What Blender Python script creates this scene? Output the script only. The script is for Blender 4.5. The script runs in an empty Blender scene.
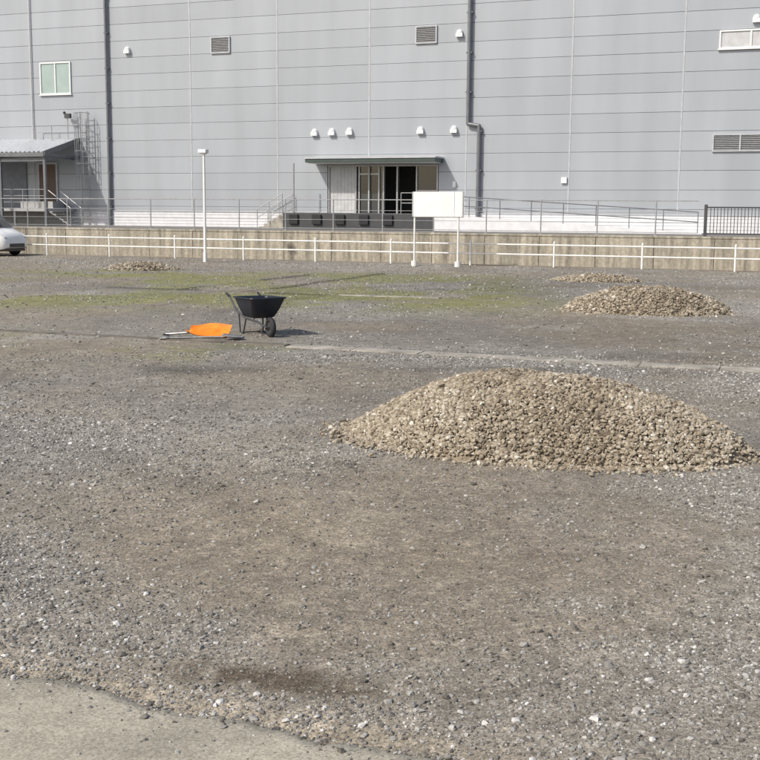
import bpy, bmesh, math
import numpy as np
from mathutils import Matrix, Vector
rng=np.random.default_rng(7)
sc=bpy.context.scene
PI=math.pi
# ---------------------------------------------------------------- noise
TB=rng.random((8,256,256))
def vn(x,y,s,k=0):
    x=np.asarray(x,float)*s+1000.37;y=np.asarray(y,float)*s+1000.71
    xi=np.floor(x).astype(int);yi=np.floor(y).astype(int)
    fx=x-xi;fy=y-yi;fx=fx*fx*(3-2*fx);fy=fy*fy*(3-2*fy)
    T=TB[k%8];a=T[xi%256,yi%256];b=T[(xi+1)%256,yi%256];c=T[xi%256,(yi+1)%256];d=T[(xi+1)%256,(yi+1)%256]
    return (a*(1-fx)+b*fx)*(1-fy)+(c*(1-fx)+d*fx)*fy
def fbm(x,y,s,k=0,o=4):
    t=0;w=1;n=0
    for i in range(o):
        t=t+w*vn(x,y,s*2.03**i,k+i);n+=w;w*=.55
    return t/n
def sm(a,b,x):
    t=np.clip((x-a)/(b-a),0,1);return t*t*(3-2*t)
def gb(x,y,cx,cy,sx,sy,ang=0):
    c,s=math.cos(ang),math.sin(ang);dx=x-cx;dy=y-cy
    return np.exp(-(((dx*c+dy*s)/sx)**2+((-dx*s+dy*c)/sy)**2))
# ---------------------------------------------------------------- materials
def mat(name,col,rough=.6,metal=0,var=.12,scale=3,bump=0,bscale=40,streak=False,spec=.5,rnd=None):
    m=bpy.data.materials.new(name);m.use_nodes=True;nt=m.node_tree;N=nt.nodes;L=nt.links
    b=N['Principled BSDF'];b.inputs['Roughness'].default_value=rough;b.inputs['Metallic'].default_value=metal
    b.inputs['Specular IOR Level'].default_value=spec
    tc=N.new('ShaderNodeTexCoord');mp=N.new('ShaderNodeMapping');L.new(tc.outputs['Object'],mp.inputs[0])
    if streak: mp.inputs['Scale'].default_value=(1,1,.12)
    nz=N.new('ShaderNodeTexNoise');nz.inputs['Scale'].default_value=scale;nz.inputs['Detail'].default_value=4
    L.new(mp.outputs[0],nz.inputs['Vector'])
    mr=N.new('ShaderNodeMapRange');mr.inputs[1].default_value=.3;mr.inputs[2].default_value=.7
    mr.inputs[3].default_value=1-var;mr.inputs[4].default_value=1+var;L.new(nz.outputs[0],mr.inputs[0])
    mx=N.new('ShaderNodeVectorMath');mx.operation='SCALE';mx.inputs[0].default_value=col[:3]
    L.new(mr.outputs[0],mx.inputs['Scale']);L.new(mx.outputs[0],b.inputs['Base Color'])
    if bump:
        n2=N.new('ShaderNodeTexNoise');n2.inputs['Scale'].default_value=bscale;n2.inputs['Detail'].default_value=4
        L.new(tc.outputs['Object'],n2.inputs['Vector'])
        bp=N.new('ShaderNodeBump');bp.inputs['Strength'].default_value=bump;bp.inputs['Distance'].default_value=.01
        L.new(n2.outputs[0],bp.inputs['Height']);L.new(bp.outputs[0],b.inputs['Normal'])
    return m
M={}
M['seam']=mat('panel_gap',(.19,.20,.22),.7)
M['trim']=mat('joint_trim',(.46,.47,.485),.45,.1)
M['white']=mat('white_paint',(.76,.76,.74),.45,var=.06,scale=2)
M['whitefence']=mat('white_fence_paint',(.74,.73,.69),.5,var=.12,scale=5)
M['basewhite']=mat('base_siding',(.66,.66,.67),.5,var=.08)
M['pipe']=mat('downpipe_grey',(.17,.175,.185),.4,.3)
M['galv']=mat('galvanised_steel',(.42,.42,.42),.42,.5,var=.15,scale=12)
M['dgrey']=mat('dark_grey_steel',(.06,.062,.065),.5,.2)
M['brown']=mat('brown_door',(.13,.085,.065),.55)
M['green']=mat('canopy_green',(.045,.065,.058),.45)
M['inter']=mat('interior_grey',(.16,.16,.165),.8)
M['rubber']=mat('rubber_black',(.018,.018,.02),.75,var=.2,scale=20,bump=.3)
M['navy']=mat('navy_tub',(.012,.017,.027),.5,var=.3,scale=8,bump=.1)
M['orange']=mat('orange_plastic',(.80,.22,.012),.5,var=.2,scale=9,bump=.15)
M['steel']=mat('worn_steel',(.38,.37,.35),.4,.7,var=.3,scale=14)
M['wood']=mat('wooden_shaft',(.42,.33,.2),.6,var=.2,scale=14)
M['upper']=mat('upper_asphalt',(.16,.155,.145),.9,var=.2,scale=1.5,bump=.4)
M['carwhite']=mat('car_paint',(.80,.80,.79),.18,var=.02)
M['roof']=mat('corrugated_roof',(.56,.58,.60),.35,.3)
M['door']=mat('door_grey',(.50,.50,.50),.5)
def glass(name,col,r=.08):
    return mat(name,col,r,0,var=.1,scale=1.2,spec=.9)
M['glass']=glass('window_glass',(.05,.06,.065));M['wglass']=glass('pale_window_glass',(.30,.38,.36),.15)
M['carglass']=glass('car_glass',(.02,.025,.03))
M['lens']=mat('headlamp_lens',(.55,.57,.6),.1)
M['strip']=mat('ground_kerb_concrete',(.32,.295,.25),.9,var=.4,scale=3,bump=.6)
M['dstrip']=mat('dark_timber_strip',(.15,.13,.105),.9,var=.5,scale=2.5,bump=.6)
def cladding():
    m=bpy.data.materials.new('metal_cladding');m.use_nodes=True;nt=m.node_tree;N=nt.nodes;L=nt.links;b=N['Principled BSDF']
    b.inputs['Roughness'].default_value=.42;b.inputs['Metallic'].default_value=.15
    at=N.new('ShaderNodeAttribute');at.attribute_name='rnd'
    tc=N.new('ShaderNodeTexCoord');mp=N.new('ShaderNodeMapping');mp.inputs['Scale'].default_value=(1,1,.15);L.new(tc.outputs['Object'],mp.inputs[0])
    nz=N.new('ShaderNodeTexNoise');nz.inputs['Scale'].default_value=.8;nz.inputs['Detail'].default_value=5;L.new(mp.outputs[0],nz.inputs['Vector'])
    mr=N.new('ShaderNodeMapRange');mr.inputs[3].default_value=.955;mr.inputs[4].default_value=1.04;L.new(at.outputs['Fac'],mr.inputs[0])
    m2=N.new('ShaderNodeMapRange');m2.inputs[1].default_value=.3;m2.inputs[2].default_value=.7;m2.inputs[3].default_value=.93;m2.inputs[4].default_value=1.06;L.new(nz.outputs[0],m2.inputs[0])
    mu=N.new('ShaderNodeMath');mu.operation='MULTIPLY';L.new(mr.outputs[0],mu.inputs[0]);L.new(m2.outputs[0],mu.inputs[1])
    vm=N.new('ShaderNodeVectorMath');vm.operation='SCALE';vm.inputs[0].default_value=(.362,.383,.41);L.new(mu.outputs[0],vm.inputs['Scale'])
    L.new(vm.outputs[0],b.inputs['Base Color'])
    return m
M['panel']=cladding()
def concrete(name,col,stain=True):
    m=bpy.data.materials.new(name);m.use_nodes=True;nt=m.node_tree;N=nt.nodes;L=nt.links;b=N['Principled BSDF'];b.inputs['Roughness'].default_value=.9
    b.inputs['Specular IOR Level'].default_value=.25
    tc=N.new('ShaderNodeTexCoord')
    mp=N.new('ShaderNodeMapping');mp.inputs['Scale'].default_value=(2.2,1,.22);L.new(tc.outputs['Object'],mp.inputs[0])
    n1=N.new('ShaderNodeTexNoise');n1.inputs['Scale'].default_value=1.9;n1.inputs['Detail'].default_value=6;n1.inputs['Roughness'].default_value=.65
    L.new((mp if stain else tc).outputs['Vector' if stain else 'Object'],n1.inputs['Vector'])
    n2=N.new('ShaderNodeTexNoise');n2.inputs['Scale'].default_value=9 if stain else 120;n2.inputs['Detail'].default_value=6;n2.inputs['Roughness'].default_value=.7;L.new(tc.outputs['Object'],n2.inputs['Vector'])
    cr=N.new('ShaderNodeValToRGB');L.new(n1.outputs[0],cr.inputs[0]);e=cr.color_ramp.elements
    e[0].position=.32;e[0].color=tuple(c*(.42 if stain else .72) for c in col)+(1,);e[1].position=.62;e[1].color=tuple(c*1.08 for c in col)+(1,)
    mr=N.new('ShaderNodeMapRange');mr.inputs[1].default_value=.3;mr.inputs[2].default_value=.7;mr.inputs[3].default_value=.7;mr.inputs[4].default_value=1.2;L.new(n2.outputs[0],mr.inputs[0])
    vm=N.new('ShaderNodeVectorMath');vm.operation='SCALE';L.new(cr.outputs[0],vm.inputs[0]);L.new(mr.outputs[0],vm.inputs['Scale'])
    src=vm
    if not stain:
        v=N.new('ShaderNodeTexVoronoi');v.inputs['Scale'].default_value=110;L.new(tc.outputs['Object'],v.inputs['Vector'])
        sx=N.new('ShaderNodeSeparateColor');L.new(v.outputs['Color'],sx.inputs[0])
        a=N.new('ShaderNodeMapRange');a.inputs[3].default_value=.78;a.inputs[4].default_value=1.2;L.new(sx.outputs[0],a.inputs[0])
        v2=N.new('ShaderNodeVectorMath');v2.operation='SCALE';L.new(vm.outputs[0],v2.inputs[0]);L.new(a.outputs[0],v2.inputs['Scale']);src=v2
    L.new(src.outputs[0],b.inputs['Base Color'])
    n3=N.new('ShaderNodeTexNoise');n3.inputs['Scale'].default_value=14 if not stain else 180;n3.inputs['Detail'].default_value=3;L.new(tc.outputs['Object'],n3.inputs['Vector'])
    bp=N.new('ShaderNodeBump');bp.inputs['Strength'].default_value=.3;bp.inputs['Distance'].default_value=.008;L.new(n3.outputs[0],bp.inputs['Height']);L.new(bp.outputs[0],b.inputs['Normal'])
    return m
M['wall']=concrete('wall_concrete',(.42,.38,.305));M['pave']=concrete('pavement_concrete',(.40,.365,.29),False)
def stonemat(name,stops,rough=.85,dark=False):
    m=bpy.data.materials.new(name);m.use_nodes=True;nt=m.node_tree;N=nt.nodes;L=nt.links;b=N['Principled BSDF'];b.inputs['Roughness'].default_value=rough
    at=N.new('ShaderNodeAttribute');at.attribute_name='rnd'
    cr=N.new('ShaderNodeValToRGB');L.new(at.outputs['Fac'],cr.inputs[0]);el=cr.color_ramp.elements
    while len(el)<len(stops): el.new(.5)
    for e,(p,c) in zip(el,stops): e.position=p;e.color=c+(1,)
    tc=N.new('ShaderNodeTexCoord');nz=N.new('ShaderNodeTexNoise');nz.inputs['Scale'].default_value=70;nz.inputs['Detail'].default_value=2;L.new(tc.outputs['Object'],nz.inputs['Vector'])
    mr=N.new('ShaderNodeMapRange');mr.inputs[1].default_value=.3;mr.inputs[2].default_value=.7;mr.inputs[3].default_value=.75;mr.inputs[4].default_value=1.15;L.new(nz.outputs[0],mr.inputs[0])
    vm=N.new('ShaderNodeVectorMath');vm.operation='SCALE';L.new(cr.outputs[0],vm.inputs[0]);L.new(mr.outputs[0],vm.inputs['Scale']);L.new(vm.outputs[0],b.inputs['Base Color'])
    return m
M['gstone']=stonemat('ground_gravel',[(0,(.105,.094,.078)),(.3,(.18,.166,.144)),(.6,(.25,.238,.215)),(.8,(.32,.305,.277)),(.95,(.43,.42,.39)),(1,(.58,.56,.53))])
M['pstone']=stonemat('pile_gravel',[(0,(.14,.11,.075)),(.25,(.255,.208,.147)),(.6,(.375,.32,.24)),(.85,(.48,.43,.345)),(1,(.62,.585,.51))])
M['mound']=mat('pile_core',(.22,.18,.125),.95,var=.3,scale=12,bump=1)
def groundmat():
    m=bpy.data.materials.new('ground_dirt_gravel');m.use_nodes=True;nt=m.node_tree;N=nt.nodes;L=nt.links;b=N['Principled BSDF'];b.inputs['Roughness'].default_value=.95
    b.inputs['Specular IOR Level'].default_value=.15
    at=N.new('ShaderNodeAttribute');at.attribute_name='col'
    tc=N.new('ShaderNodeTexCoord');O=tc.outputs['Object']
    v=N.new('ShaderNodeTexVoronoi');v.inputs['Scale'].default_value=120;v.inputs['Randomness'].default_value=1;L.new(O,v.inputs['Vector'])
    v2=N.new('ShaderNodeTexVoronoi');v2.inputs['Scale'].default_value=36;L.new(O,v2.inputs['Vector'])
    sx=N.new('ShaderNodeSeparateColor');L.new(v.outputs['Color'],sx.inputs[0])
    sy=N.new('ShaderNodeSeparateColor');L.new(v2.outputs['Color'],sy.inputs[0])
    a=N.new('ShaderNodeMapRange');a.inputs[3].default_value=.62;a.inputs[4].default_value=1.38;L.new(sx.outputs[0],a.inputs[0])
    c=N.new('ShaderNodeMapRange');c.inputs[1].default_value=.7;c.inputs[3].default_value=.93;c.inputs[4].default_value=1.35;L.new(sy.outputs[0],c.inputs[0])
    nz=N.new('ShaderNodeTexNoise');nz.inputs['Scale'].default_value=5;nz.inputs['Detail'].default_value=8;nz.inputs['Roughness'].default_value=.75;L.new(O,nz.inputs['Vector'])
    d=N.new('ShaderNodeMapRange');d.inputs[1].default_value=.3;d.inputs[2].default_value=.7;d.inputs[3].default_value=.66;d.inputs[4].default_value=1.32;L.new(nz.outputs[0],d.inputs[0])
    m1=N.new('ShaderNodeMath');m1.operation='MULTIPLY';L.new(a.outputs[0],m1.inputs[0]);L.new(c.outputs[0],m1.inputs[1])
    m2=N.new('ShaderNodeMath');m2.operation='MULTIPLY';L.new(m1.outputs[0],m2.inputs[0]);L.new(d.outputs[0],m2.inputs[1])
    vm=N.new('ShaderNodeVectorMath');vm.operation='SCALE';L.new(at.outputs['Color'],vm.inputs[0]);L.new(m2.outputs[0],vm.inputs['Scale']);L.new(vm.outputs[0],b.inputs['Base Color'])
    n3=N.new('ShaderNodeTexNoise');n3.inputs['Scale'].default_value=16;n3.inputs['Detail'].default_value=3;n3.inputs['Roughness'].default_value=.6;L.new(O,n3.inputs['Vector'])
    bp=N.new('ShaderNodeBump');bp.inputs['Strength'].default_value=.35;bp.inputs['Distance'].default_value=.02;L.new(n3.outputs[0],bp.inputs['Height']);L.new(bp.outputs[0],b.inputs['Normal'])
    return m
M['ground']=groundmat()
# ---------------------------------------------------------------- helpers
def link(o,parent=None):
    sc.collection.objects.link(o)
    if parent: o.parent=parent
    return o
def empty(name,loc=(0,0,0),rz=0,parent=None):
    e=bpy.data.objects.new(name,None);e.location=loc;e.rotation_euler=(0,0,rz);e.empty_display_size=.3
    return link(e,parent)
class B:
    def __init__(s): s.bm=bmesh.new();s.r=s.bm.verts.layers.float.new('rnd')
    def box(s,x0,x1,y0,y1,z0,z1,rnd=0):
        vs=[s.bm.verts.new((x,y,z)) for x in (x0,x1) for y in (y0,y1) for z in (z0,z1)]
        for v in vs: v[s.r]=rnd
        for f in ((0,1,3,2),(4,6,7,5),(0,4,5,1),(2,3,7,6),(0,2,6,4),(1,5,7,3)): s.bm.faces.new([vs[i] for i in f])
    def hexa(s,P):
        vs=[s.bm.verts.new(p) for p in P]
        for f in ((0,1,3,2),(4,6,7,5),(0,4,5,1),(2,3,7,6),(0,2,6,4),(1,5,7,3)): s.bm.faces.new([vs[i] for i in f])
    def cyl(s,p,q,r,seg=10,r2=None):
        p=Vector(p);q=Vector(q);d=q-p
        mt=Matrix.Translation((p+q)/2)@d.to_track_quat('Z','Y').to_matrix().to_4x4()
        bmesh.ops.create_cone(s.bm,cap_ends=True,segments=seg,radius1=r,radius2=r if r2 is None else r2,depth=d.length,matrix=mt)
    def sph(s,c,r,sub=1,scale=(1,1,1)):
        bmesh.ops.create_icosphere(s.bm,subdivisions=sub,radius=r,matrix=Matrix.Translation(c)@Matrix.Diagonal((*scale,1)))
    def tube(s,pts,r,seg=8):
        for a,b in zip(pts[:-1],pts[1:]): s.cyl(a,b,r,seg)
        for a in pts[1:-1]: s.sph(a,r*1.02)
    def ring(s,c,R,r,axis='Y',n=28,m=10):
        c=Vector(c);V=[]
        for i in range(n):
            t=2*PI*i/n;row=[]
            for j in range(m):
                u=2*PI*j/m;rr=R+r*math.cos(u);w=r*math.sin(u)
                p=(rr*math.cos(t),w,rr*math.sin(t)) if axis=='Y' else (rr*math.cos(t),rr*math.sin(t),w)
                row.append(s.bm.verts.new(c+Vector(p)))
            V.append(row)
        for i in range(n):
            for j in range(m): s.bm.faces.new((V[i][j],V[(i+1)%n][j],V[(i+1)%n][(j+1)%m],V[i][(j+1)%m]))
    def loft(s,rings,cap0=True,cap1=True):
        V=[[s.bm.verts.new(p) for p in r] for r in rings];n=len(V[0])
        for a,b in zip(V[:-1],V[1:]):
            for j in range(n): s.bm.faces.new((a[j],a[(j+1)%n],b[(j+1)%n],b[j]))
        if cap0: s.bm.faces.new(V[0][::-1])
        if cap1: s.bm.faces.new(V[-1])
    def out(s,name,m,parent=None,smooth=False,bevel=0):
        bmesh.ops.recalc_face_normals(s.bm,faces=s.bm.faces)
        me=bpy.data.meshes.new(name);s.bm.to_mesh(me);s.bm.free();me.materials.append(m if not isinstance(m,str) else M[m])
        o=bpy.data.objects.new(name,me);link(o,parent)
        if smooth:
            me.polygons.foreach_set('use_smooth',[True]*len(me.polygons))
            md=o.modifiers.new('es','EDGE_SPLIT');md.split_angle=math.radians(40)
        if bevel:
            md=o.modifiers.new('bv','BEVEL');md.width=bevel;md.segments=2;md.limit_method='ANGLE'
        return o
ANG=-math.radians(20.7);ca,sa=math.cos(ANG),math.sin(ANG)
# ---------------------------------------------------------------- ground height & colours
def pave_edge(x): return 4.47-.405*(x+1.54)
def hgt(x,y):
    h=(fbm(x,y,.35,0,3)-.5)*.05+(fbm(x,y,2.2,3,3)-.5)*.022
    e=pave_edge(x)-y
    k=1-sm(-.5,0,e)
    h=h*k-.02*sm(-.1,.05,e)
    # worn level along the old gutter line
    g_=y-(15.80-.3678*(x+1.24));h=h*(1-.85*np.exp(-(g_/.5)**2))
    k2=1-sm(34,37,y+.378*x);return h*(.25+.75*k2)
def dens(x,y):
    n=fbm(x,y,.55,1,4);n2=fbm(x,y,1.7,4,3)
    d=.18+.75*sm(.42,.62,n*.7+n2*.3)
    d+=.85*gb(x,y,-2.9,9.4,2.2,1.6,-.3)+.6*gb(x,y,1.3,4.1,1.1,.8)+.75*gb(x,y,-2.0,5.9,.5,1.0)+.5*gb(x,y,2.5,5.2,.9,.8)+.3*gb(x,y,3,12.5,3,1.5)+.4*gb(x,y,.1,4.0,.5,.2,-.35)
    d*=1-.6*gb(x,y,-.5,6.3,1.2,.9,-.2);d*=1-.5*gb(x,y,.6,5.7,.9,.35);d*=1-.6*gb(x,y,-.5,11.5,1.6,.8,.2)
    d*=1-.85*np.clip(1.3*gb(x,y,-.42,4.38,.55,.16,-.25),0,1)
    return np.clip(d,.04,1.15)
def gcol(x,y):
    base=np.array([.215,.197,.168]);brown=np.array([.255,.211,.152]);light=np.array([.335,.322,.292]);moss=np.array([.205,.205,.085]);sand=np.array([.345,.295,.22])
    d=dens(x,y)[...,None]
    nb=sm(.4,.62,fbm(x,y,.4,5,4))[...,None]
    c=base*(1-nb*.5)+brown*nb*.5
    bz=np.clip(gb(x,y,-.5,6.2,1.5,1.1,-.2)+.8*gb(x,y,.6,4.9,.6,.3)+.7*gb(x,y,-3.4,7.6,1,.6)+.6*gb(x,y,0,8,1.6,.8),0,1)[...,None]
    bz=bz*(.45+.55*sm(.35,.6,fbm(x,y,1.1,6,4))[...,None])
    c=c*(1-.7*bz)+brown*1.04*.7*bz
    c=c*(1-.5*np.clip(d-.2,0,1))+light*.5*np.clip(d-.2,0,1)
    e=y-pave_edge(x)
    sz=np.clip(np.exp(-np.clip(e,0,None)/.22)*sm(.3,.55,fbm(x,y,1.8,4,4))*(1-sm(.6,1.2,x)),0,1)[...,None]*.8
    sz=np.maximum(sz,(gb(x,y,.0,6.4,1.0,.5)*sm(.42,.6,fbm(x,y,1.4,2,4)))[...,None]*.6)
    c=c*(1-sz)+sand*sz
    mz=(sm(.38,.56,fbm(x,y,.5,2,4))*sm(20,24,y)*(1-sm(33,37,y+.378*x*.5))*sm(-13,-8,x)*(1-sm(2,5,x)))[...,None]*.9
    mz=np.maximum(mz,(sm(.48,.62,fbm(x,y,.9,6,3))*gb(x,y,-3.5,15.8,2.8,1.3,-.35))[...,None]*.65)
    c=c*(1-mz)+moss*mz
    fz=(gb(x,y,3.5,29,5,4)+gb(x,y,4,17.5,4.5,2.2,-.3))[...,None]*.22
    c=c*(1-np.clip(fz,0,.4))
    for (cx,cy,R,w,a) in ((-7.5,3.0,6.2,.16,.2),(-7.5,3.0,7.7,.18,.2),(6.5,20,9.5,.25,.2),(6.5,20,11.0,.25,.2),(2,-6,18,.3,.18),(2,-6,19.6,.3,.18),(0,-14,27.5,.35,.22),(0,-14,29.3,.35,.22)):
        r=np.hypot(x-cx,y-cy)+ (fbm(x,y,.8,1,2)-.5)*.3
        t=(np.exp(-((r-R)/w)**2)*a*sm(.35,.6,fbm(x,y,.7,3,2)))[...,None];c=c*(1-t)
    for (x0,y0,x1,y1) in ((-4.7,27.3,-1.3,36.4),(-3.0,26.7,.3,35.6),(-6.6,27.9,-1.2,25.9)):
        L_=math.hypot(x1-x0,y1-y0);ux,uy=(x1-x0)/L_,(y1-y0)/L_
        s_=(x-x0)*ux+(y-y0)*uy;n_=-(x-x0)*uy+(y-y0)*ux+(fbm(x,y,.7,4,2)-.5)*.2
        t=(np.exp(-(n_/.17)**2)*(s_>0)*(s_<L_)*.65*sm(.3,.5,fbm(x,y,.6,3,3)))[...,None];c=c*(1-t)
    p=np.clip(1.7*gb(x,y,-.40,4.36,.46,.115,-.25)*sm(.35,.55,fbm(x,y,6,2,4))+1.0*gb(x,y,-.28,8.42,.20,.13)*sm(.3,.5,fbm(x,y,6,5,3))+.4*gb(x,y,.95,6.1,.16,.12)+.3*gb(x,y,1.9,4.9,.4,.07)+.3*gb(x,y,-.55,8.0,.6,.12),0,1)[...,None]*.78
    c=c*(1-p)+np.array([.075,.056,.036])*p
    v=.84+.32*fbm(x,y,1.3,7,5)[...,None]
    v*= .87+.26*fbm(x,y,.25,2,4)[...,None]
    return c*v
def axis_pts(fine0,fine1,step,lo,hi,g):
    a=list(np.arange(fine0,fine1,step));s=step
    while a[-1]<hi: s*=g;a.append(a[-1]+s)
    s=step;b=[fine0]
    while b[-1]>lo: s*=g;b.append(b[-1]-s)
    return np.array(b[1:][::-1]+a)
xs=axis_pts(-3.5,3.5,.035,-1500,1500,1.022);ys=axis_pts(3.2,9,.03,-1500,1500,1.012)
X,Y=np.meshgrid(xs,ys);Z=hgt(X,Y)
far=(np.abs(X)>60)|(Y>80)|(Y<-20);Z=np.where(far,-.02,Z)
def gridmesh(name,X,Y,Z,m,parent=None,col=None,smooth=True):
    ny,nx=X.shape;co=np.stack([X,Y,Z],-1).reshape(-1,3)
    idx=np.arange(nx*ny).reshape(ny,nx);q=np.stack([idx[:-1,:-1],idx[:-1,1:],idx[1:,1:],idx[1:,:-1]],-1).reshape(-1,4)
    me=bpy.data.meshes.new(name);me.vertices.add(len(co));me.vertices.foreach_set('co',co.ravel().astype(np.float32))
    me.loops.add(q.size);me.loops.foreach_set('vertex_index',q.ravel().astype(np.int32))
    me.polygons.add(len(q));me.polygons.foreach_set('loop_start',(np.arange(len(q))*4).astype(np.int32));me.polygons.foreach_set('loop_total',np.full(len(q),4,np.int32))
    me.update(calc_edges=True)
    me.polygons.foreach_set('use_smooth',[smooth]*len(q))
    if col is not None:
        at=me.color_attributes.new('col','FLOAT_COLOR','POINT');cc=np.concatenate([col.reshape(-1,3),np.ones((len(co),1))],1);at.data.foreach_set('color',cc.ravel().astype(np.float32))
    me.materials.append(m);o=bpy.data.objects.new(name,me);return link(o,parent)
gridmesh('ground',X,Y,Z,M['ground'],col=gcol(X,Y))
ex=np.arange(-9,9,.02);eg=pave_edge(ex)+(fbm(ex,ex*0+3,2.5,1,5)-.5)*.34
rows=[np.full_like(ex,-12.)]+[eg-t for t in (3,1,.3,.1,.03,0)]
YY=np.array(rows);XX=np.tile(ex,(len(rows),1));ZZ=np.full_like(YY,.006);ZZ[-1]=-.03;ZZ[-2]=.003
gridmesh('concrete_pavement',XX,YY,ZZ,M['pave'])
# ---------------------------------------------------------------- stones
def ico():
    bm=bmesh.new();bmesh.ops.create_icosphere(bm,subdivisions=1,radius=1);v=np.array([a.co[:] for a in bm.verts]);f=np.array([[q.index for q in p.verts] for p in bm.faces]);bm.free();return v,f
IV,IF=ico()
OV=np.array([[1,0,0],[-1,0,0],[0,1,0],[0,-1,0],[0,0,1],[0,0,-1.]]);OF=np.array([[0,2,4],[2,1,4],[1,3,4],[3,0,4],[2,0,5],[1,2,5],[3,1,5],[0,3,5]])
def stones(name,P,size,m,parent=None,shade=None,lo=False,flat=.7,jit=.28):
    n=len(P);V0,F0=(OV,OF) if lo else (IV,IF);k=len(V0)
    V=V0[None]*(1+rng.uniform(-jit,jit,(n,k,1)))+rng.normal(0,.1,(n,k,3))
    V*=rng.uniform(.6,1.15,(n,1,3))
    q=rng.normal(size=(n,4));q/=np.linalg.norm(q,axis=1,keepdims=True);w,x,y,z=q.T
    R=np.stack([1-2*(y*y+z*z),2*(x*y-z*w),2*(x*z+y*w),2*(x*y+z*w),1-2*(x*x+z*z),2*(y*z-x*w),2*(x*z-y*w),2*(y*z+x*w),1-2*(x*x+y*y)],-1).reshape(n,3,3)
    V=np.einsum('nij,nkj->nki',R,V);V[:,:,2]*=flat;V=V*size[:,None,None]+P[:,None,:]
    F=(F0[None]+(np.arange(n)*k)[:,None,None]).reshape(-1,3);co=V.reshape(-1,3)
    me=bpy.data.meshes.new(name);me.vertices.add(len(co));me.vertices.foreach_set('co',co.ravel().astype(np.float32))
    me.loops.add(F.size);me.loops.foreach_set('vertex_index',F.ravel().astype(np.int32));me.polygons.add(len(F))
    me.polygons.foreach_set('loop_start',(np.arange(len(F))*3).astype(np.int32));me.polygons.foreach_set('loop_total',np.full(len(F),3,np.int32));me.update(calc_edges=True)
    me.polygons.foreach_set('use_smooth',[False]*len(F))
    r=rng.random(n) if shade is None else shade
    at=me.attributes.new('rnd','FLOAT','POINT');at.data.foreach_set('value',np.repeat(r,k).astype(np.float32))
    me.materials.append(m);o=bpy.data.objects.new(name,me);return link(o,parent)
gg=empty('gravel')
def scatter(n,y0,y1,pw):
    t=rng.random(n);y=(y0**pw+t*(y1**pw-y0**pw))**(1/pw);x=(rng.random(n)*2-1)*(.38*y+.8);return x,y
x,y=scatter(250000,3.3,15,.8)
e=pave_edge(x)+(fbm(x,x*0+3,2.5,1,5)-.5)*.34-y
dd=dens(x,y)
keep=rng.random(len(x))<dd*np.where(e>0,.7*np.exp(-e/.06)+.012,1)*.8
x,y,e,dd=x[keep],y[keep],e[keep],dd[keep]
s=np.clip(rng.lognormal(math.log(.0060),.45,len(x)),.003,.021)*(1+.035*(y-4))
z=np.where(e>0,.006,hgt(x,y))+s*.12
stones('loose_gravel_near',np.stack([x,y,z],-1),s,M['gstone'],gg,shade=np.clip(rng.random(len(x))**1.1+.12*(dd-.6),0,1),lo=False)
x,y=scatter(150000,3.3,11,.6)
e=pave_edge(x)+(fbm(x,x*0+3,2.5,1,5)-.5)*.34-y
keep=rng.random(len(x))<np.where(e>0,.5*np.exp(-e/.08)+.02,.85);x,y,e=x[keep],y[keep],e[keep]
s=rng.uniform(.0018,.0038,len(x))*(1+.05*(y-4))
stones('fine_grit',np.stack([x,y,np.where(e>0,.006,hgt(x,y))+s*.2],-1),s,M['gstone'],gg,shade=rng.random(len(x))**1.2,lo=True)
x,y=scatter(80000,14,46,1.2)
dd=dens(x,y)
keep=(rng.random(len(x))<(dd*.9+.1))&(y+.378*x<42.0)
x,y,dd=x[keep],y[keep],dd[keep];s=np.clip(rng.lognormal(math.log(.012),.4,len(x)),.006,.035)*(.8+.016*y)
stones('loose_gravel_far',np.stack([x,y,hgt(x,y)+s*.15],-1),s,M['gstone'],gg,shade=rng.random(len(x))**.8,lo=True)
# ---------------------------------------------------------------- piles
def pile(cx,cy,A,Bd,H,n,ssz,ang=ANG,seed=0,lo=False):
    e=empty('gravel_pile',(cx,cy,0),ang)
    def ph(a,b):
        wob=1+.22*(fbm(a+seed*7,b,1.3/max(A,1)*1.6,seed,2)-.5)
        skew=np.where(a>0,1.05,1.0)
        r=np.sqrt((a/(A*skew))**2+(b/Bd)**2)/wob
        t=np.clip(1.35*(1-r),0,None);h=H*(1-np.exp(-t*1.6))/(1-math.exp(-1.35*1.6))*1.12
        h=np.minimum(h,H*1.0)
        return h+(fbm(a+seed*3,b,2.4,seed+1,3)-.5)*.11*H*2*np.clip(t*2,0,1)-.03*(r>1)
    g=np.linspace(-1.15,1.15,110);a,b=np.meshgrid(g*A,g*Bd*1.1)
    gridmesh('mound_core',a,b,ph(a,b)-.022,M['mound'],e)
    a=rng.uniform(-1.25,1.25,n*2)*A;b=rng.uniform(-1.25,1.25,n*2)*Bd
    r=np.hypot(a/A,b/Bd);k=(r<1.0)|(rng.random(len(a))<.6*np.exp(-(r-1.0)/.05));a,b,r=a[k],b[k],r[k]
    z=np.maximum(ph(a,b),0);s=np.clip(rng.lognormal(math.log(ssz),.40,len(a)),ssz*.4,ssz*2.3)
    sh=np.clip(rng.normal(.50,.23,len(a))-.3*gb(a,b,.12*A,0,.35*A,.6*Bd)*sm(.35,.6,fbm(a,b,2.5,2,3))-.12*sm(.5,.7,fbm(a,b,1.5,5,3)),0,1)
    stones('stones',np.stack([a,b,z+s*rng.uniform(-.3,.5,len(a))],-1),s,M['pstone'],e,shade=sh,flat=.8,lo=lo)
pile(1.25,9.25,1.60,.92,.55,37000,.0128,seed=1)
pile(5.05,22.0,1.55,1.15,.46,9000,.023,seed=2,ang=-.1,lo=True)
pile(6.05,32.2,1.2,.9,.15,3000,.028,seed=3,ang=-.1,lo=True)
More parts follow.
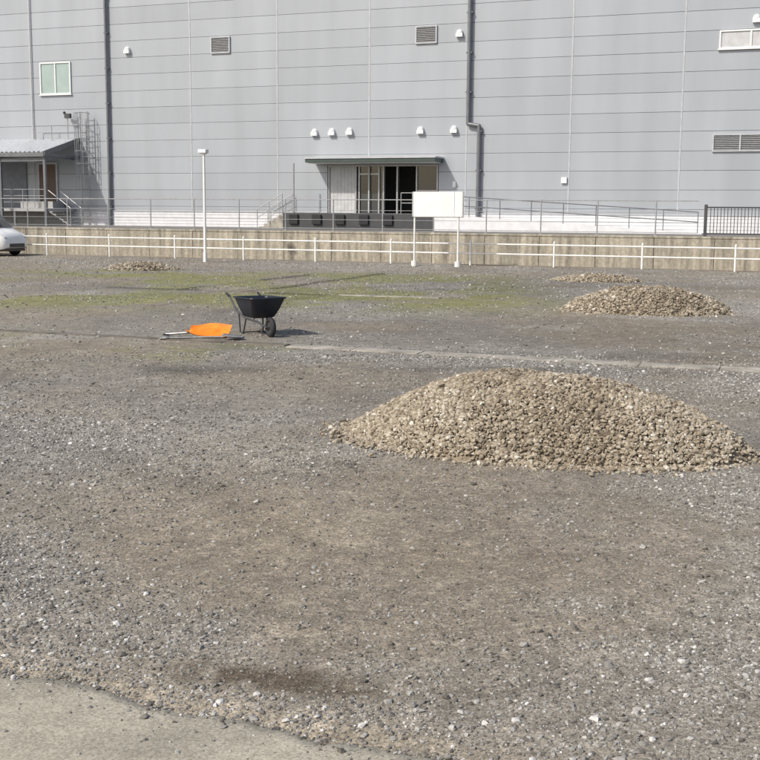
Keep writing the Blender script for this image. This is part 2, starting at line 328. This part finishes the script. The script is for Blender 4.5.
pile(-7.6,36.6,1.1,1.0,.20,3000,.028,seed=4,ang=-.1,lo=True)
# ---------------------------------------------------------------- ground strips
def strip(name,p,q,w,h,m,gap=0):
    p=Vector(p);q=Vector(q);L_=(q-p).length;e=B();n=max(2,int(L_/.9));
    for i in range(n):
        if rng.random()<gap: continue
        a=i*L_/n;b_=(i+1)*L_/n-.015;j=float(rng.uniform(-.012,.012));hz=h+float(rng.uniform(-.004,.004))
        e.box(a,b_,-w/2+j,w/2+j,-.05,hz)
    o=e.out(name,m);o.location=(p.x,p.y,0);o.rotation_euler=(0,0,math.atan2(q.y-p.y,q.x-p.x));return o
strip('concrete_gutter',(-1.24,15.80),(9.5,11.85),.30,.014,M['strip'])
strip('timber_edging',(-9.5,19.0),(-1.28,15.9),.20,.012,M['dstrip'])
strip('concrete_edging',(-.9,25.8),(1.3,25.0),.2,.015,M['strip'],.2)
# ---------------------------------------------------------------- upper ground and retaining wall
WL=(0,43.19,0)
r=empty('retaining_wall',WL,ANG)
b=B()
xx=-70.
while xx<70: b.box(xx,xx+1.985,0,.3,-.3,1.04);xx+=2
b.out('wall_panels','wall',r,bevel=.012)
b=B();b.box(-70,70,-.02,.32,1.04,1.11);b.out('coping','wall',r,bevel=.01)
b=B();b.box(-70,70,.06,.28,-.3,1.03);b.out('joint_backing','seam',r)
b=B();b.box(-70,70,.32,70,-.2,.95);o=b.out('upper_yard','upper');o.location=WL;o.rotation_euler=(0,0,ANG)
r=empty('boundary_railing',WL,ANG)
b=B()
for i in range(-14,6):
    s0=i*2.0;b.cyl((s0,.15,1.11),(s0,.15,2.32),.024,8);b.box(s0-.06,s0+.06,.09,.21,1.11,1.125)
b.out('posts','galv',r)
b=B()
for z,rr in ((2.30,.018),(1.9,.008),(1.55,.008),(1.22,.012)): b.cyl((-28,.15,z),(11.4,.15,z),rr,6)
b.out('rails','galv',r)
r=empty('steel_gate',WL,ANG)
b=B()
for s0 in (11.65,15.2,18.8): b.box(s0-.05,s0+.05,.1,.2,1.11,2.18)
b.box(11.65,18.8,.13,.17,2.06,2.11);b.box(11.65,18.8,.13,.17,1.18,1.23)
s0=11.8
while s0<18.7: b.box(s0,s0+.022,.14,.16,1.2,2.1);s0+=.11
b.out('bars','dgrey',r)
r=empty('white_fence',WL,ANG)
b=B()
for i in range(-12,10):
    s0=i*3.0+.75;b.cyl((s0,-.95,-.1),(s0,-.95,.86),.038,10);b.sph((s0,-.95,.86),.04)
b.out('posts','whitefence',r,smooth=True)
b=B()
for z in (.76,.42): b.cyl((-36,-.95,z),(28,-.95,z),.027,8)
b.out('rails','whitefence',r,smooth=True)
# ---------------------------------------------------------------- warehouse
W=empty('warehouse',(0,60,0),ANG)
holes=[(-3.02,3.08,1.78,4.26)]
def sub(rects,h):
    o=[]
    for (x0,x1,z0,z1) in rects:
        a0,a1,c0,c1=h
        if a1<=x0 or a0>=x1 or c1<=z0 or c0>=z1: o.append((x0,x1,z0,z1));continue
        if x0<a0:o.append((x0,a0,z0,z1))
        if a1<x1:o.append((a1,x1,z0,z1))
        m0,m1=max(x0,a0),min(x1,a1)
        if z0<c0:o.append((m0,m1,z0,c0))
        if c1<z1:o.append((m0,m1,c1,z1))
    return o
b=B()
cols=[-42.3+5.2*i for i in range(17)];rowz=[1.80]+[2.07+.9*i for i in range(17)]
for i in range(16):
    for j in range(17):
        rr=float(rng.random())
        for q in sub([(cols[i]+.02,cols[i+1]-.02,rowz[j]+.010,rowz[j+1]-.010)],holes[0]):
            if q[1]-q[0]>.05 and q[3]-q[2]>.05: b.box(q[0],q[1],0,.06,q[2],q[3],rr)
b.out('cladding','panel',W,bevel=.005)
X0,X1=cols[0],cols[-1];ZT=rowz[-1]
b=B()
for q in sub([(X0,X1,.95,ZT)],holes[0]): b.box(q[0],q[1],.025,.3,q[2],q[3])
b.box(X0,X0+.3,.3,35,.95,ZT);b.box(X1-.3,X1,.3,35,.95,ZT);b.box(X0,X1,35,35.3,.95,ZT);b.box(X0+.31,X1-.31,.31,34.9,ZT-.4,ZT-.05)
b.out('core_walls','seam',W)
b=B();b.box(X0-.05,X1+.05,-.06,.35,ZT,ZT+.25);b.out('parapet_cap','trim',W)
b=B()
for c in cols: b.box(c-.03,c+.03,-.015,.02,1.8,ZT)
b.out('joint_covers','trim',W)
b=B()
for (a0,a1) in ((X0,-5.0),(3.4,X1)):
    for k in range(5): b.box(a0,a1,-.03+.0*k,.02,.95+.17*k+.008,.95+.17*k+.165)
b.out('base_siding','basewhite',W)
b=B();b.box(X0,-3.0,-.07,.0,1.785,1.825);b.box(3.1,X1,-.07,0,1.785,1.825);b.out('base_flashing','trim',W)
b=B();b.cyl((-16.3,-.16,.95),(-16.3,-.16,ZT),.08,12)
for k in range(8): b.box(-16.42,-16.18,-.2,0,2+k*1.9,2.06+k*1.9)
b.tube([(4.62,-.18,ZT),(4.62,-.18,6.2),(5.2,-.18,6.1),(5.2,-.18,.95)],.10,12)
for k in range(8):
    sx=4.62 if 2+k*1.9>6.2 else 5.2;b.box(sx-.15,sx+.15,-.22,0,2+k*1.9,2.07+k*1.9)
b.out('downpipes','pipe',W,smooth=True)
b=B();b.cyl((-21.4,-.08,5.9),(-21.4,-.08,ZT),.03,8);b.out('conduit','galv',W)
def louvre(x0,x1,z0,z1,name='louvre_vent',div=1):
    b=B();t=.06
    b.box(x0,x1,-.09,.0,z0,z0+t);b.box(x0,x1,-.09,0,z1-t,z1);b.box(x0,x0+t,-.09,0,z0+t,z1-t);b.box(x1-t,x1,-.09,0,z0+t,z1-t)
    for d in range(1,div): xm=x0+(x1-x0)*d/div;b.box(xm-.03,xm+.03,-.088,0,z0+t,z1-t)
    b.out(name+'_frame','trim',W)
    b=B();z=z0+t+.02
    while z<z1-t-.03:
        b.hexa([(x0+t,-.07,z),(x0+t,-.07,z+.012),(x0+t,-.01,z+.05),(x0+t,-.01,z+.062),(x1-t,-.07,z),(x1-t,-.07,z+.012),(x1-t,-.01,z+.05),(x1-t,-.01,z+.062)]);z+=.085
    b.out(name+'_blades','galv',W)
    b=B();b.box(x0+t,x1-t,-.006,-.003,z0+t,z1-t);b.out(name+'_void','seam',W)
louvre(-9.8,-8.65,10.16,11.03);louvre(1.78,2.9,10.17,11.04);louvre(16.35,18.8,4.72,5.52,div=2)
def window(x0,x1,z0,z1,g,nm):
    b=B();t=.07
    b.box(x0,x1,-.08,0,z0,z0+t);b.box(x0,x1,-.08,0,z1-t,z1);b.box(x0,x0+t,-.08,0,z0+t,z1-t);b.box(x1-t,x1,-.08,0,z0+t,z1-t);xm=(x0+x1)/2;b.box(xm-.035,xm+.035,-.075,0,z0+t,z1-t);b.box(x0-.05,x1+.05,-.12,0,z0-.05,z0-.002)
    b.out(nm+'_frame','white',W)
    b=B();b.box(x0+t,x1-t,-.03,-.005,z0+t,z1-t);b.out(nm+'_glass',g,W)
window(-20.83,-18.76,8.32,10.1,'wglass','window');window(16.44,19.2,9.32,10.15,'door','shutter_window')
b=B()
for s0,z0 in ((-14.99,10.58),(4.08,10.61),(18.02,10.62),(-3.73,5.96),(-2.75,5.97),(-1.76,5.98),(2.11,5.97),(3.87,5.98)):
    b.sph((s0,-.06,z0),.17,2,(1,.95,1));b.box(s0-.17,s0+.17,-.2,0,z0-.2,z0-.02)
b.box(9.35,9.62,-.12,0,3.3,3.58);b.box(3.85,4.0,-.08,0,3.1,3.4)
b.out('vent_hoods','white',W,smooth=True)
b=B();b.box(-3.1,3.15,.31,4.6,1.70,1.77);b.box(-3.1,3.15,.31,4.6,4.27,4.35);b.box(-3.1,-3.03,.31,4.6,1.77,4.27);b.box(3.09,3.15,.31,4.6,1.77,4.27);b.box(-3.03,3.09,4.5,4.6,1.77,4.27)
b.out('entrance_vestibule','inter',W)
b=B();b.box(-2.92,-1.52,.12,.2,1.79,4.2)
for k in range(6): b.box(-2.92+.2+k*.2,-2.92+.215+k*.2,.11,.12,1.82,4.15)
b.out('sliding_door','door',W)
b=B()
for s0 in (-3.0,-1.48,-1.3,-.2,.05,.8,1.85,2.96): b.box(s0,s0+.07,.05,.25,1.78,4.25)
b.box(-1.23,-.2,.06,.24,3.75,3.82);b.box(1.92,2.96,.06,.24,2.9,2.97);b.box(-3,3.05,.04,.26,4.17,4.25);b.box(1.92,2.96,.06,.24,1.79,1.87)
b.out('door_frames','galv',W)
b=B();b.box(-1.23,-.2,.14,.16,1.8,3.75);b.box(-1.23,-.2,.14,.16,3.82,4.17);b.box(1.92,2.96,.14,.16,2.97,4.17);b.box(1.92,2.96,.14,.16,1.87,2.9);b.box(-.13,.05,.14,.16,1.8,4.17)
b.out('glass_doors','glass',W)
b=B();b.box(-3.72,3.3,-1.3,0,4.34,4.52);b.out('canopy','green',W,bevel=.01)
b=B();b.box(-3.76,3.34,-1.34,0,4.523,4.60);b.out('canopy_cap','trim',W)
b=B();b.box(-3.6,3.2,-1.2,-.1,4.30,4.337);b.out('canopy_soffit','white',W)
b=B();b.box(-4.9,3.4,-1.5,-.0,.95,1.77);b.out('dock_platform','dgrey',W,bevel=.01)
b=B()
for s0 in (-4.5,-3.2,-1.9,-.6,.7): b.box(s0,s0+.5,-1.62,-1.5,1.2,1.7)
b.out('dock_bumpers','rubber',W,bevel=.02)
b=B()
for k in range(5): b.box(-5.2-.28*k,-4.92-.28*k,-1.4,-.2,.95,1.65-.15*k)
b.out('dock_steps','strip',W)
b=B()
for yy in (-1.45,-.2):
    b.tube([(-4.95,yy,1.77),(-4.95,yy,2.75),(-6.4,yy,1.95),(-6.4,yy,.95)],.022);b.cyl((-5.0,yy,2.3),(-6.4,yy,1.5),.018,6);b.cyl((-5.7,yy,1.2),(-5.7,yy,2.35),.018,6)
for s0 in (1.6,2.5,3.3): b.cyl((s0,-1.45,1.77),(s0,-1.45,2.8),.022,6)
for z0 in (2.8,2.3): b.cyl((1.6,-1.45,z0),(3.35,-1.45,z0),.022,6)
b.cyl((-4.3,-1.45,1.77),(-4.3,-1.45,4.3),.045,10)
b.out('dock_handrails','galv',W)
b=B();b.hexa([(3.4,-1.6,.95),(3.4,-1.6,1.75),(3.4,-.1,.95),(3.4,-.1,1.75),(16.2,-1.6,.95),(16.2,-1.6,.99),(16.2,-.1,.95),(16.2,-.1,.99)]);b.out('ramp','basewhite',W)
b=B()
def rz(s0): return 1.75-(s0-3.4)*.76/12.8
for k in range(9):
    s0=3.6+1.55*k;b.cyl((s0,-1.5,rz(s0)),(s0,-1.5,rz(s0)+.95),.022,6)
for dz in (.95,.5): b.cyl((3.6,-1.5,rz(3.6)+dz),(16.0,-1.5,rz(16)+dz),.024,6)
b.out('ramp_handrail','pipe',W)
b=B();x0,x1=-27.5,-18.35;n=int((x1-x0)/.075);pr=[]
for i in range(n+1):
    xq=x0+i*(x1-x0)/n;dz=.045*math.cos(i*PI/2.0)
    pr.append((xq,dz))
V=[[b.bm.verts.new((xq,yy,zz+dz)) for xq,dz in pr] for yy,zz in ((-.02,5.85),(-3.2,4.95))]
for i in range(n): b.bm.faces.new((V[0][i],V[0][i+1],V[1][i+1],V[1][i]))
b.out('loading_roof','roof',W)
b=B()
b.box(x0,x1,-3.3,-3.2,4.70,4.93);b.box(x1-.05,x1+.02,-3.2,-.02,4.72,4.86)
b.hexa([(x1+.02,-3.28,4.75),(x1+.02,-3.28,5.0),(x1+.02,-.02,5.6),(x1+.02,-.02,5.9),(x1+.07,-3.28,4.75),(x1+.07,-3.28,5.0),(x1+.07,-.02,5.6),(x1+.07,-.02,5.9)])
for s0 in (-27,-24.2,-21.4,-18.45): b.box(s0-.07,s0+.07,-3.15,-3.01,.95,4.72);b.box(s0-.05,s0+.05,-3,-.0,4.62,4.72)
b.box(x0,x1,-3.12,-3.04,4.45,4.62)
b.out('loading_roof_frame','pipe',W)
b=B();b.box(-21.1,-19.95,-.07,.0,2.32,4.42);b.out('steel_door','brown',W,bevel=.01)
b=B();b.box(-21.2,-21.1,-.09,0,2.32,4.52);b.box(-19.95,-19.85,-.09,0,2.32,4.52);b.box(-21.1,-19.95,-.09,0,4.42,4.52);b.out('steel_door_frame','trim',W)
b=B();b.box(-27.3,-22.0,-.08,0,1.9,4.5)
b.out('roller_shutter','seam',W)
b=B();b.box(-27.5,-18.7,-2.6,0,1.75,1.9);b.box(-21.6,-19.4,-1.2,-.1,1.903,2.3)
for s0 in (-27,-24,-21,-18.9): b.box(s0-.06,s0+.06,-2.55,-2.43,.95,1.75)
b.out('loading_platform','galv',W)
b=B()
for i in range(12):
    s0=-27.4+i*.78;b.cyl((s0,-2.55,1.9),(s0,-2.55,2.95),.02,6)
for z0 in (2.95,2.6,2.25): b.cyl((-27.4,-2.55,z0),(-18.75,-2.55,z0),.018,6)
for i in range(6): b.box(-18.7+.22*i,-18.45+.22*i,-2.5,-1.5,1.72-.14*i,1.76-.14*i)
for yy in (-2.5,-1.5): b.tube([(-18.7,yy,2.9),(-17.3,yy,1.95),(-17.3,yy,.95)],.022);b.cyl((-18.7,yy,1.75),(-17.3,yy,.97),.03,6)
b.out('loading_handrails','galv',W)
b=B()
for xx in (-18.0,-17.5): b.cyl((xx,-.35,.95),(xx,-.35,7.3),.035,6)
z=1.2
while z<7.2: b.cyl((-18,-.35,z),(-17.5,-.35,z),.015,6);z+=.3
z=3.0
while z<7.3:
    P=[(-17.75+.38*math.cos(t),-.35-.75*math.sin(t),z) for t in np.linspace(0,PI,9)];b.tube([(float(a),float(c),float(d)) for a,c,d in P],.02,5);z+=.7
for t in np.linspace(.1,PI-.1,5): b.cyl((-17.75+.38*math.cos(t),-.35-.75*math.sin(t),3),(-17.75+.38*math.cos(t),-.35-.75*math.sin(t),7.2),.016,5)
for xx in (-21.0,-19.9,-18.8,-18.1): b.cyl((xx,-.4,5.65),(xx,-.4,7.0 if xx>-19 else 6.6),.025,6)
b.cyl((-21,-.4,6.6),(-18.1,-.4,6.6),.022,6);b.cyl((-21,-.4,6.2),(-18.1,-.4,6.2),.02,6)
b.out('caged_ladder','galv',W)
b=B();b.box(-18.95,-18.6,-.5,-.3,6.95,7.2);b.sph((-19.0,-.4,7.25),.1,1);b.out('roof_floodlight','dgrey',W)
# ---------------------------------------------------------------- street lamp
r=empty('street_lamp',(-6.40,42.1,0),ANG)
b=B();b.cyl((0,0,-.1),(0,0,3.9),.055,12,.042);b.cyl((0,0,-.02),(0,0,.35),.075,12);b.out('pole','white',r,smooth=True)
b=B();b.box(-.18,.14,-.12,.12,3.90,4.03);b.cyl((0,0,3.82),(0,0,3.92),.06,10);b.box(-.14,.10,-.09,.09,3.865,3.898);b.out('lamp_head','white',r,bevel=.03)
# ---------------------------------------------------------------- notice board
r=empty('sign_board',(1.92,39.95,0),-.32)
b=B()
for xx in (-.80,.76): b.cyl((xx,0,-.1),(xx,0,2.55),.035,10);b.cyl((xx,0,0),(xx,0,.18),.11,12)
b.out('posts','whitefence',r,smooth=True)
b=B();b.box(-.84,.62,-.06,-.035,1.70,2.55);b.box(.635,.92,-.06,-.035,1.70,2.55);b.out('panel','white',r,bevel=.004)
b=B()
for z0 in (1.70,2.53): b.box(-.86,.94,-.034,-.01,z0-.02,z0+.02)
for xx in (-.86,.92): b.box(xx-.02,xx+.02,-.064,-.01,1.7,2.55)
b.out('frame','galv',r)
# ---------------------------------------------------------------- wheelbarrow
def rrect(cx,cy,z,hx,hy,r,k=5,tilt=0):
    P=[]
    for sx,sy,a0 in ((1,1,0),(-1,1,90),(-1,-1,180),(1,-1,270)):
        for i in range(k):
            t=math.radians(a0+90*i/(k-1));px=cx+sx*(hx-r)+r*math.cos(t);P.append((px,cy+sy*(hy-r)+r*math.sin(t),z+tilt*(px-cx)))
    return P
def barrow(name,loc,rz,tub,scale):
    e=empty(name,loc,rz);e.scale=(scale,)*3
    zt,zb=.64,.30
    inner=[rrect(.02,0,zt-.012,.435,.335,.07,tilt=.03),rrect(.02,0,zt+.01,.43,.33,.07,tilt=.03),rrect(.02,0,zt+.004,.405,.305,.065,tilt=.03),
           rrect(.0,0,(zt+zb)/2,.33,.25,.07),rrect(-.02,0,zb+.03,.25,.19,.07),rrect(-.02,0,zb+.012,.20,.16,.07)]
    outer=[rrect(-.02,0,zb,.22,.17,.07),rrect(-.02,0,zb+.02,.26,.20,.07),rrect(0,0,(zt+zb)/2,.342,.262,.07),rrect(.02,0,zt-.014,.41,.31,.065,tilt=.03)]
    b=B();b.loft(outer+inner,True,True);b.out('tub',tub,e,smooth=True)
    b=B()
    for sy in (1,-1):
        b.tube([(-.66,sy*.28,zt-.02),(-.40,sy*.26,zb+.10),(-.15,sy*.19,zb-.02),(.25,sy*.12,zb-.06),(.50,sy*.07,.17)],.017,10)
        b.tube([(-.12,sy*.19,zb-.02),(-.20,sy*.21,.02),(-.34,sy*.21,.02),(-.38,sy*.22,zb+.05)],.014,8)
        b.tube([(.12,sy*.14,zb-.02),(.32,sy*.16,zt-.1)],.01,6)
    b.cyl((-.26,-.21,.03),(-.26,.21,.03),.01,6);b.cyl((.5,-.08,.17),(.5,.08,.17),.012,8)
    b.out('frame','dgrey',e,smooth=True)
    b=B()
    for sy in (1,-1): b.cyl((-.78,sy*.29,zt+.02),(-.64,sy*.28,zt-.03),.021,10)
    b.out('grips','rubber',e,smooth=True)
    b=B();b.ring((.5,0,.17),.128,.044);b.out('tyre','rubber',e,smooth=True)
    b=B();b.cyl((.5,-.022,.17),(.5,.022,.17),.095,20);b.cyl((.5,-.045,.17),(.5,.045,.17),.03,12);b.out('wheel_hub','dgrey',e,smooth=True)
    return e
barrow('wheelbarrow',(-1.83,17.3,0),math.radians(-62),'navy',.89)
# orange plastic scoop shovel lying on the ground
e=empty('scoop_shovel',(-2.54,16.90,0),math.radians(-5));e.scale=(.94,.94,.94)
n,mm=18,14;Vt=[]
for th in (0,.006):
    g=[]
    for i in range(n+1):
        u=i/n;x_=-.32+.64*u
        wd=.19*(.30+.70*min(1,(u/.42))**.8)*(1-.22*max(0,u-.7)**1.0*3)
        row=[]
        for j in range(mm+1):
            v=-1+2*j/mm
            z_=.02+.03*math.sin(PI*min(1,u*1.1))*.4+.07*abs(v)**2.4*(1-.55*u)+.04*math.exp(-((u-.03)/.10)**2)*(1-abs(v)*.3)
            yv=v*wd
            row.append((x_+.03*v,yv,z_+.03+yv*.36+.05*u*(v>0)*v-th))
        g.append(row)
    Vt.append(g)
b=B();G=[[[b.bm.verts.new(p) for p in r_] for r_ in g] for g in Vt]
for i in range(n):
    for j in range(mm):
        b.bm.faces.new((G[0][i][j],G[0][i+1][j],G[0][i+1][j+1],G[0][i][j+1]));b.bm.faces.new((G[1][i][j],G[1][i][j+1],G[1][i+1][j+1],G[1][i+1][j]))
for i in range(n):
    for j in (0,mm): b.bm.faces.new((G[0][i][j],G[0][i+1][j],G[1][i+1][j],G[1][i][j]))
for j in range(mm):
    for i in (0,n): b.bm.faces.new((G[0][i][j],G[0][i][j+1],G[1][i][j+1],G[1][i][j]))
b.out('blade','orange',e,smooth=True)
b=B();b.tube([(-.28,0,.075),(-.42,.0,.06),(-.70,.02,.035)],.018,10);b.out('shaft','steel',e,smooth=True)
b=B();b.cyl((-.70,-.07,.035),(-.70,.10,.035),.016,8);b.cyl((-.62,.02,.035),(-.70,-.06,.035),.012,8);b.cyl((-.62,.02,.035),(-.70,.09,.035),.012,8);b.out('grip','dgrey',e,smooth=True)
# steel shovel lying in front
e=empty('steel_shovel',(-2.42,16.55,0),math.radians(2))
b=B();b.cyl((-.62,0,.03),(.15,0,.045),.015,10);b.out('shaft','steel',e,smooth=True)
b=B()
rows_=[(.13,.02,.05),(.17,.10,.045),(.22,.125,.03),(.34,.12,.018),(.41,.085,.015),(.45,.01,.02)]
V=[[b.bm.verts.new((x_,w_*k,z_+.035*abs(k)**2+.004)) for k in (-1,-.6,-.2,.2,.6,1)] for x_,w_,z_ in rows_]
for a_,c_ in zip(V[:-1],V[1:]):
    for j in range(5): b.bm.faces.new((a_[j],a_[j+1],c_[j+1],c_[j]))
o=b.out('blade','galv',e,smooth=True);o.modifiers.new('so','SOLIDIFY').thickness=.003
b=B();b.tube([(-.62,0,.03),(-.67,.06,.03),(-.75,.06,.03),(-.75,-.06,.03),(-.67,-.06,.03),(-.62,0,.03)],.012,8);b.out('grip','steel',e,smooth=True)
# ---------------------------------------------------------------- car (minivan)
def car(loc,rz):
    e=empty('parked_car',loc,rz)
    S=[(-2.1,.72,.45,.95,1.25,.62),(-2.0,.80,.30,1.02,1.70,.62),(-1.4,.84,.24,1.04,1.80,.66),(-.4,.85,.22,1.03,1.83,.68),(.5,.85,.22,1.02,1.80,.68),(.85,.85,.22,1.01,1.66,.67),(1.15,.845,.22,1.0,1.38,.69),(1.45,.84,.22,.98,1.08,.72),(1.75,.81,.25,.90,.97,.68),(1.98,.74,.30,.78,.84,.58),(2.08,.60,.36,.62,.66,.5)]
    rings=[]
    for x,w,z0,zb,zt,wt in S:
        rings.append([(x,-w*.9,z0),(x,-w,z0+.12),(x,-w*1.0,(z0+zb)/2+.1),(x,-w*.97,zb),(x,-wt,zt-.06),(x,-wt*.8,zt),(x,0,zt+.02),(x,wt*.8,zt),(x,wt,zt-.06),(x,w*.97,zb),(x,w*1.0,(z0+zb)/2+.1),(x,w,z0+.12),(x,w*.9,z0)])
    b=B();b.loft(rings);o=b.out('body','carwhite',e,smooth=True)
    def lerp(x):
        for a,c in zip(S[:-1],S[1:]):
            if a[0]<=x<=c[0]:
                t=(x-a[0])/(c[0]-a[0]);return [a[i]+t*(c[i]-a[i]) for i in range(6)]
    b=B()
    for sy in (1,-1):
        for xa,xb in ((-1.9,-1.1),(-1.02,-.1),(-.02,.82),(.86,1.25)):
            a=lerp(xa);c=lerp(xb);v=[]
            for q in (a,c):
                for t in (.12,.86):
                    w=q[1]*.97+(q[5]-q[1]*.97)*t;z=q[3]+(q[4]-.06-q[3])*t;v.append((q[0],sy*(w+.012),z))
            f=[b.bm.verts.new(p) for p in v];b.bm.faces.new((f[0],f[1],f[3],f[2]))
    prev=None
    for xx_ in (1.42,1.28,1.15,1.0,.85,.72):
        a=lerp(xx_);row=[b.bm.verts.new((a[0]+.018,k*a[5]*.8,a[4]+.02+.02*(1-abs(k)))) for k in (-1,-.5,0,.5,1)]
        if prev:
            for j in range(4): b.bm.faces.new((prev[j],prev[j+1],row[j+1],row[j]))
        prev=row
    b.out('windows','carglass',e)
    b=B();h=B()
    for xx in (-1.35,1.35):
        for sy in (1,-1):
            b.ring((xx,sy*.76,.30),.23,.085);b.cyl((xx,sy*.66,.3),(xx,sy*.85,.3),.24,20)
            h.cyl((xx,sy*.80,.3),(xx,sy*.862,.3),.175,20)
    b.out('tyres','rubber',e,smooth=True);h.out('wheel_rims','galv',e,smooth=True)
    b=B()
    for sy in (1,-1): b.sph((1.93,sy*.60,.72),.15,2,(.8,.8,.6))
    b.out('headlamps','lens',e,smooth=True)
    b=B();b.box(2.0,2.1,-.45,.45,.36,.5);b.box(-2.08,2.0,-.6,.6,.2,.28);b.out('grille_and_sill','dgrey',e)
    b=B()
    for sy in (1,-1): b.sph((.95,sy*.95,1.08),.12,2,(.6,.9,.75))
    b.out('door_mirrors','carwhite',e,smooth=True)
car((-16.45,46.85,0),ANG)
# ---------------------------------------------------------------- light
el=math.radians(43);az=math.atan2(-.78,-.62)
sd=Vector((math.sin(az)*math.cos(el),math.cos(az)*math.cos(el),math.sin(el)))
l=bpy.data.lights.new('sun','SUN');l.energy=3.7;l.angle=math.radians(1.5);l.color=(1,.955,.88)
o=bpy.data.objects.new('sun',l);o.rotation_euler=sd.to_track_quat('Z','Y').to_euler();link(o)
w=bpy.data.worlds.new('World');sc.world=w;w.use_nodes=True;nt=w.node_tree
sk=nt.nodes.new('ShaderNodeTexSky');sk.sky_type='NISHITA';sk.sun_disc=False;sk.sun_elevation=el;sk.sun_rotation=az;sk.dust_density=3
bg=nt.nodes['Background'];bg.inputs['Strength'].default_value=.14;nt.links.new(sk.outputs[0],bg.inputs['Color'])
# ---------------------------------------------------------------- camera
c=bpy.data.cameras.new('camera');c.sensor_width=36;c.sensor_fit='HORIZONTAL';c.lens=36*1150/760;c.clip_end=5000;c.clip_start=.05
o=bpy.data.objects.new('camera',c);o.location=(0,0,1.85)
p=math.atan(168/1150);R=Matrix.Rotation(PI/2-p,3,'X')@Matrix.Rotation(math.radians(.43),3,'Z')
o.rotation_euler=R.to_euler();link(o);sc.camera=o
sc.view_settings.view_transform='Standard';sc.view_settings.look='None';sc.view_settings.exposure=0
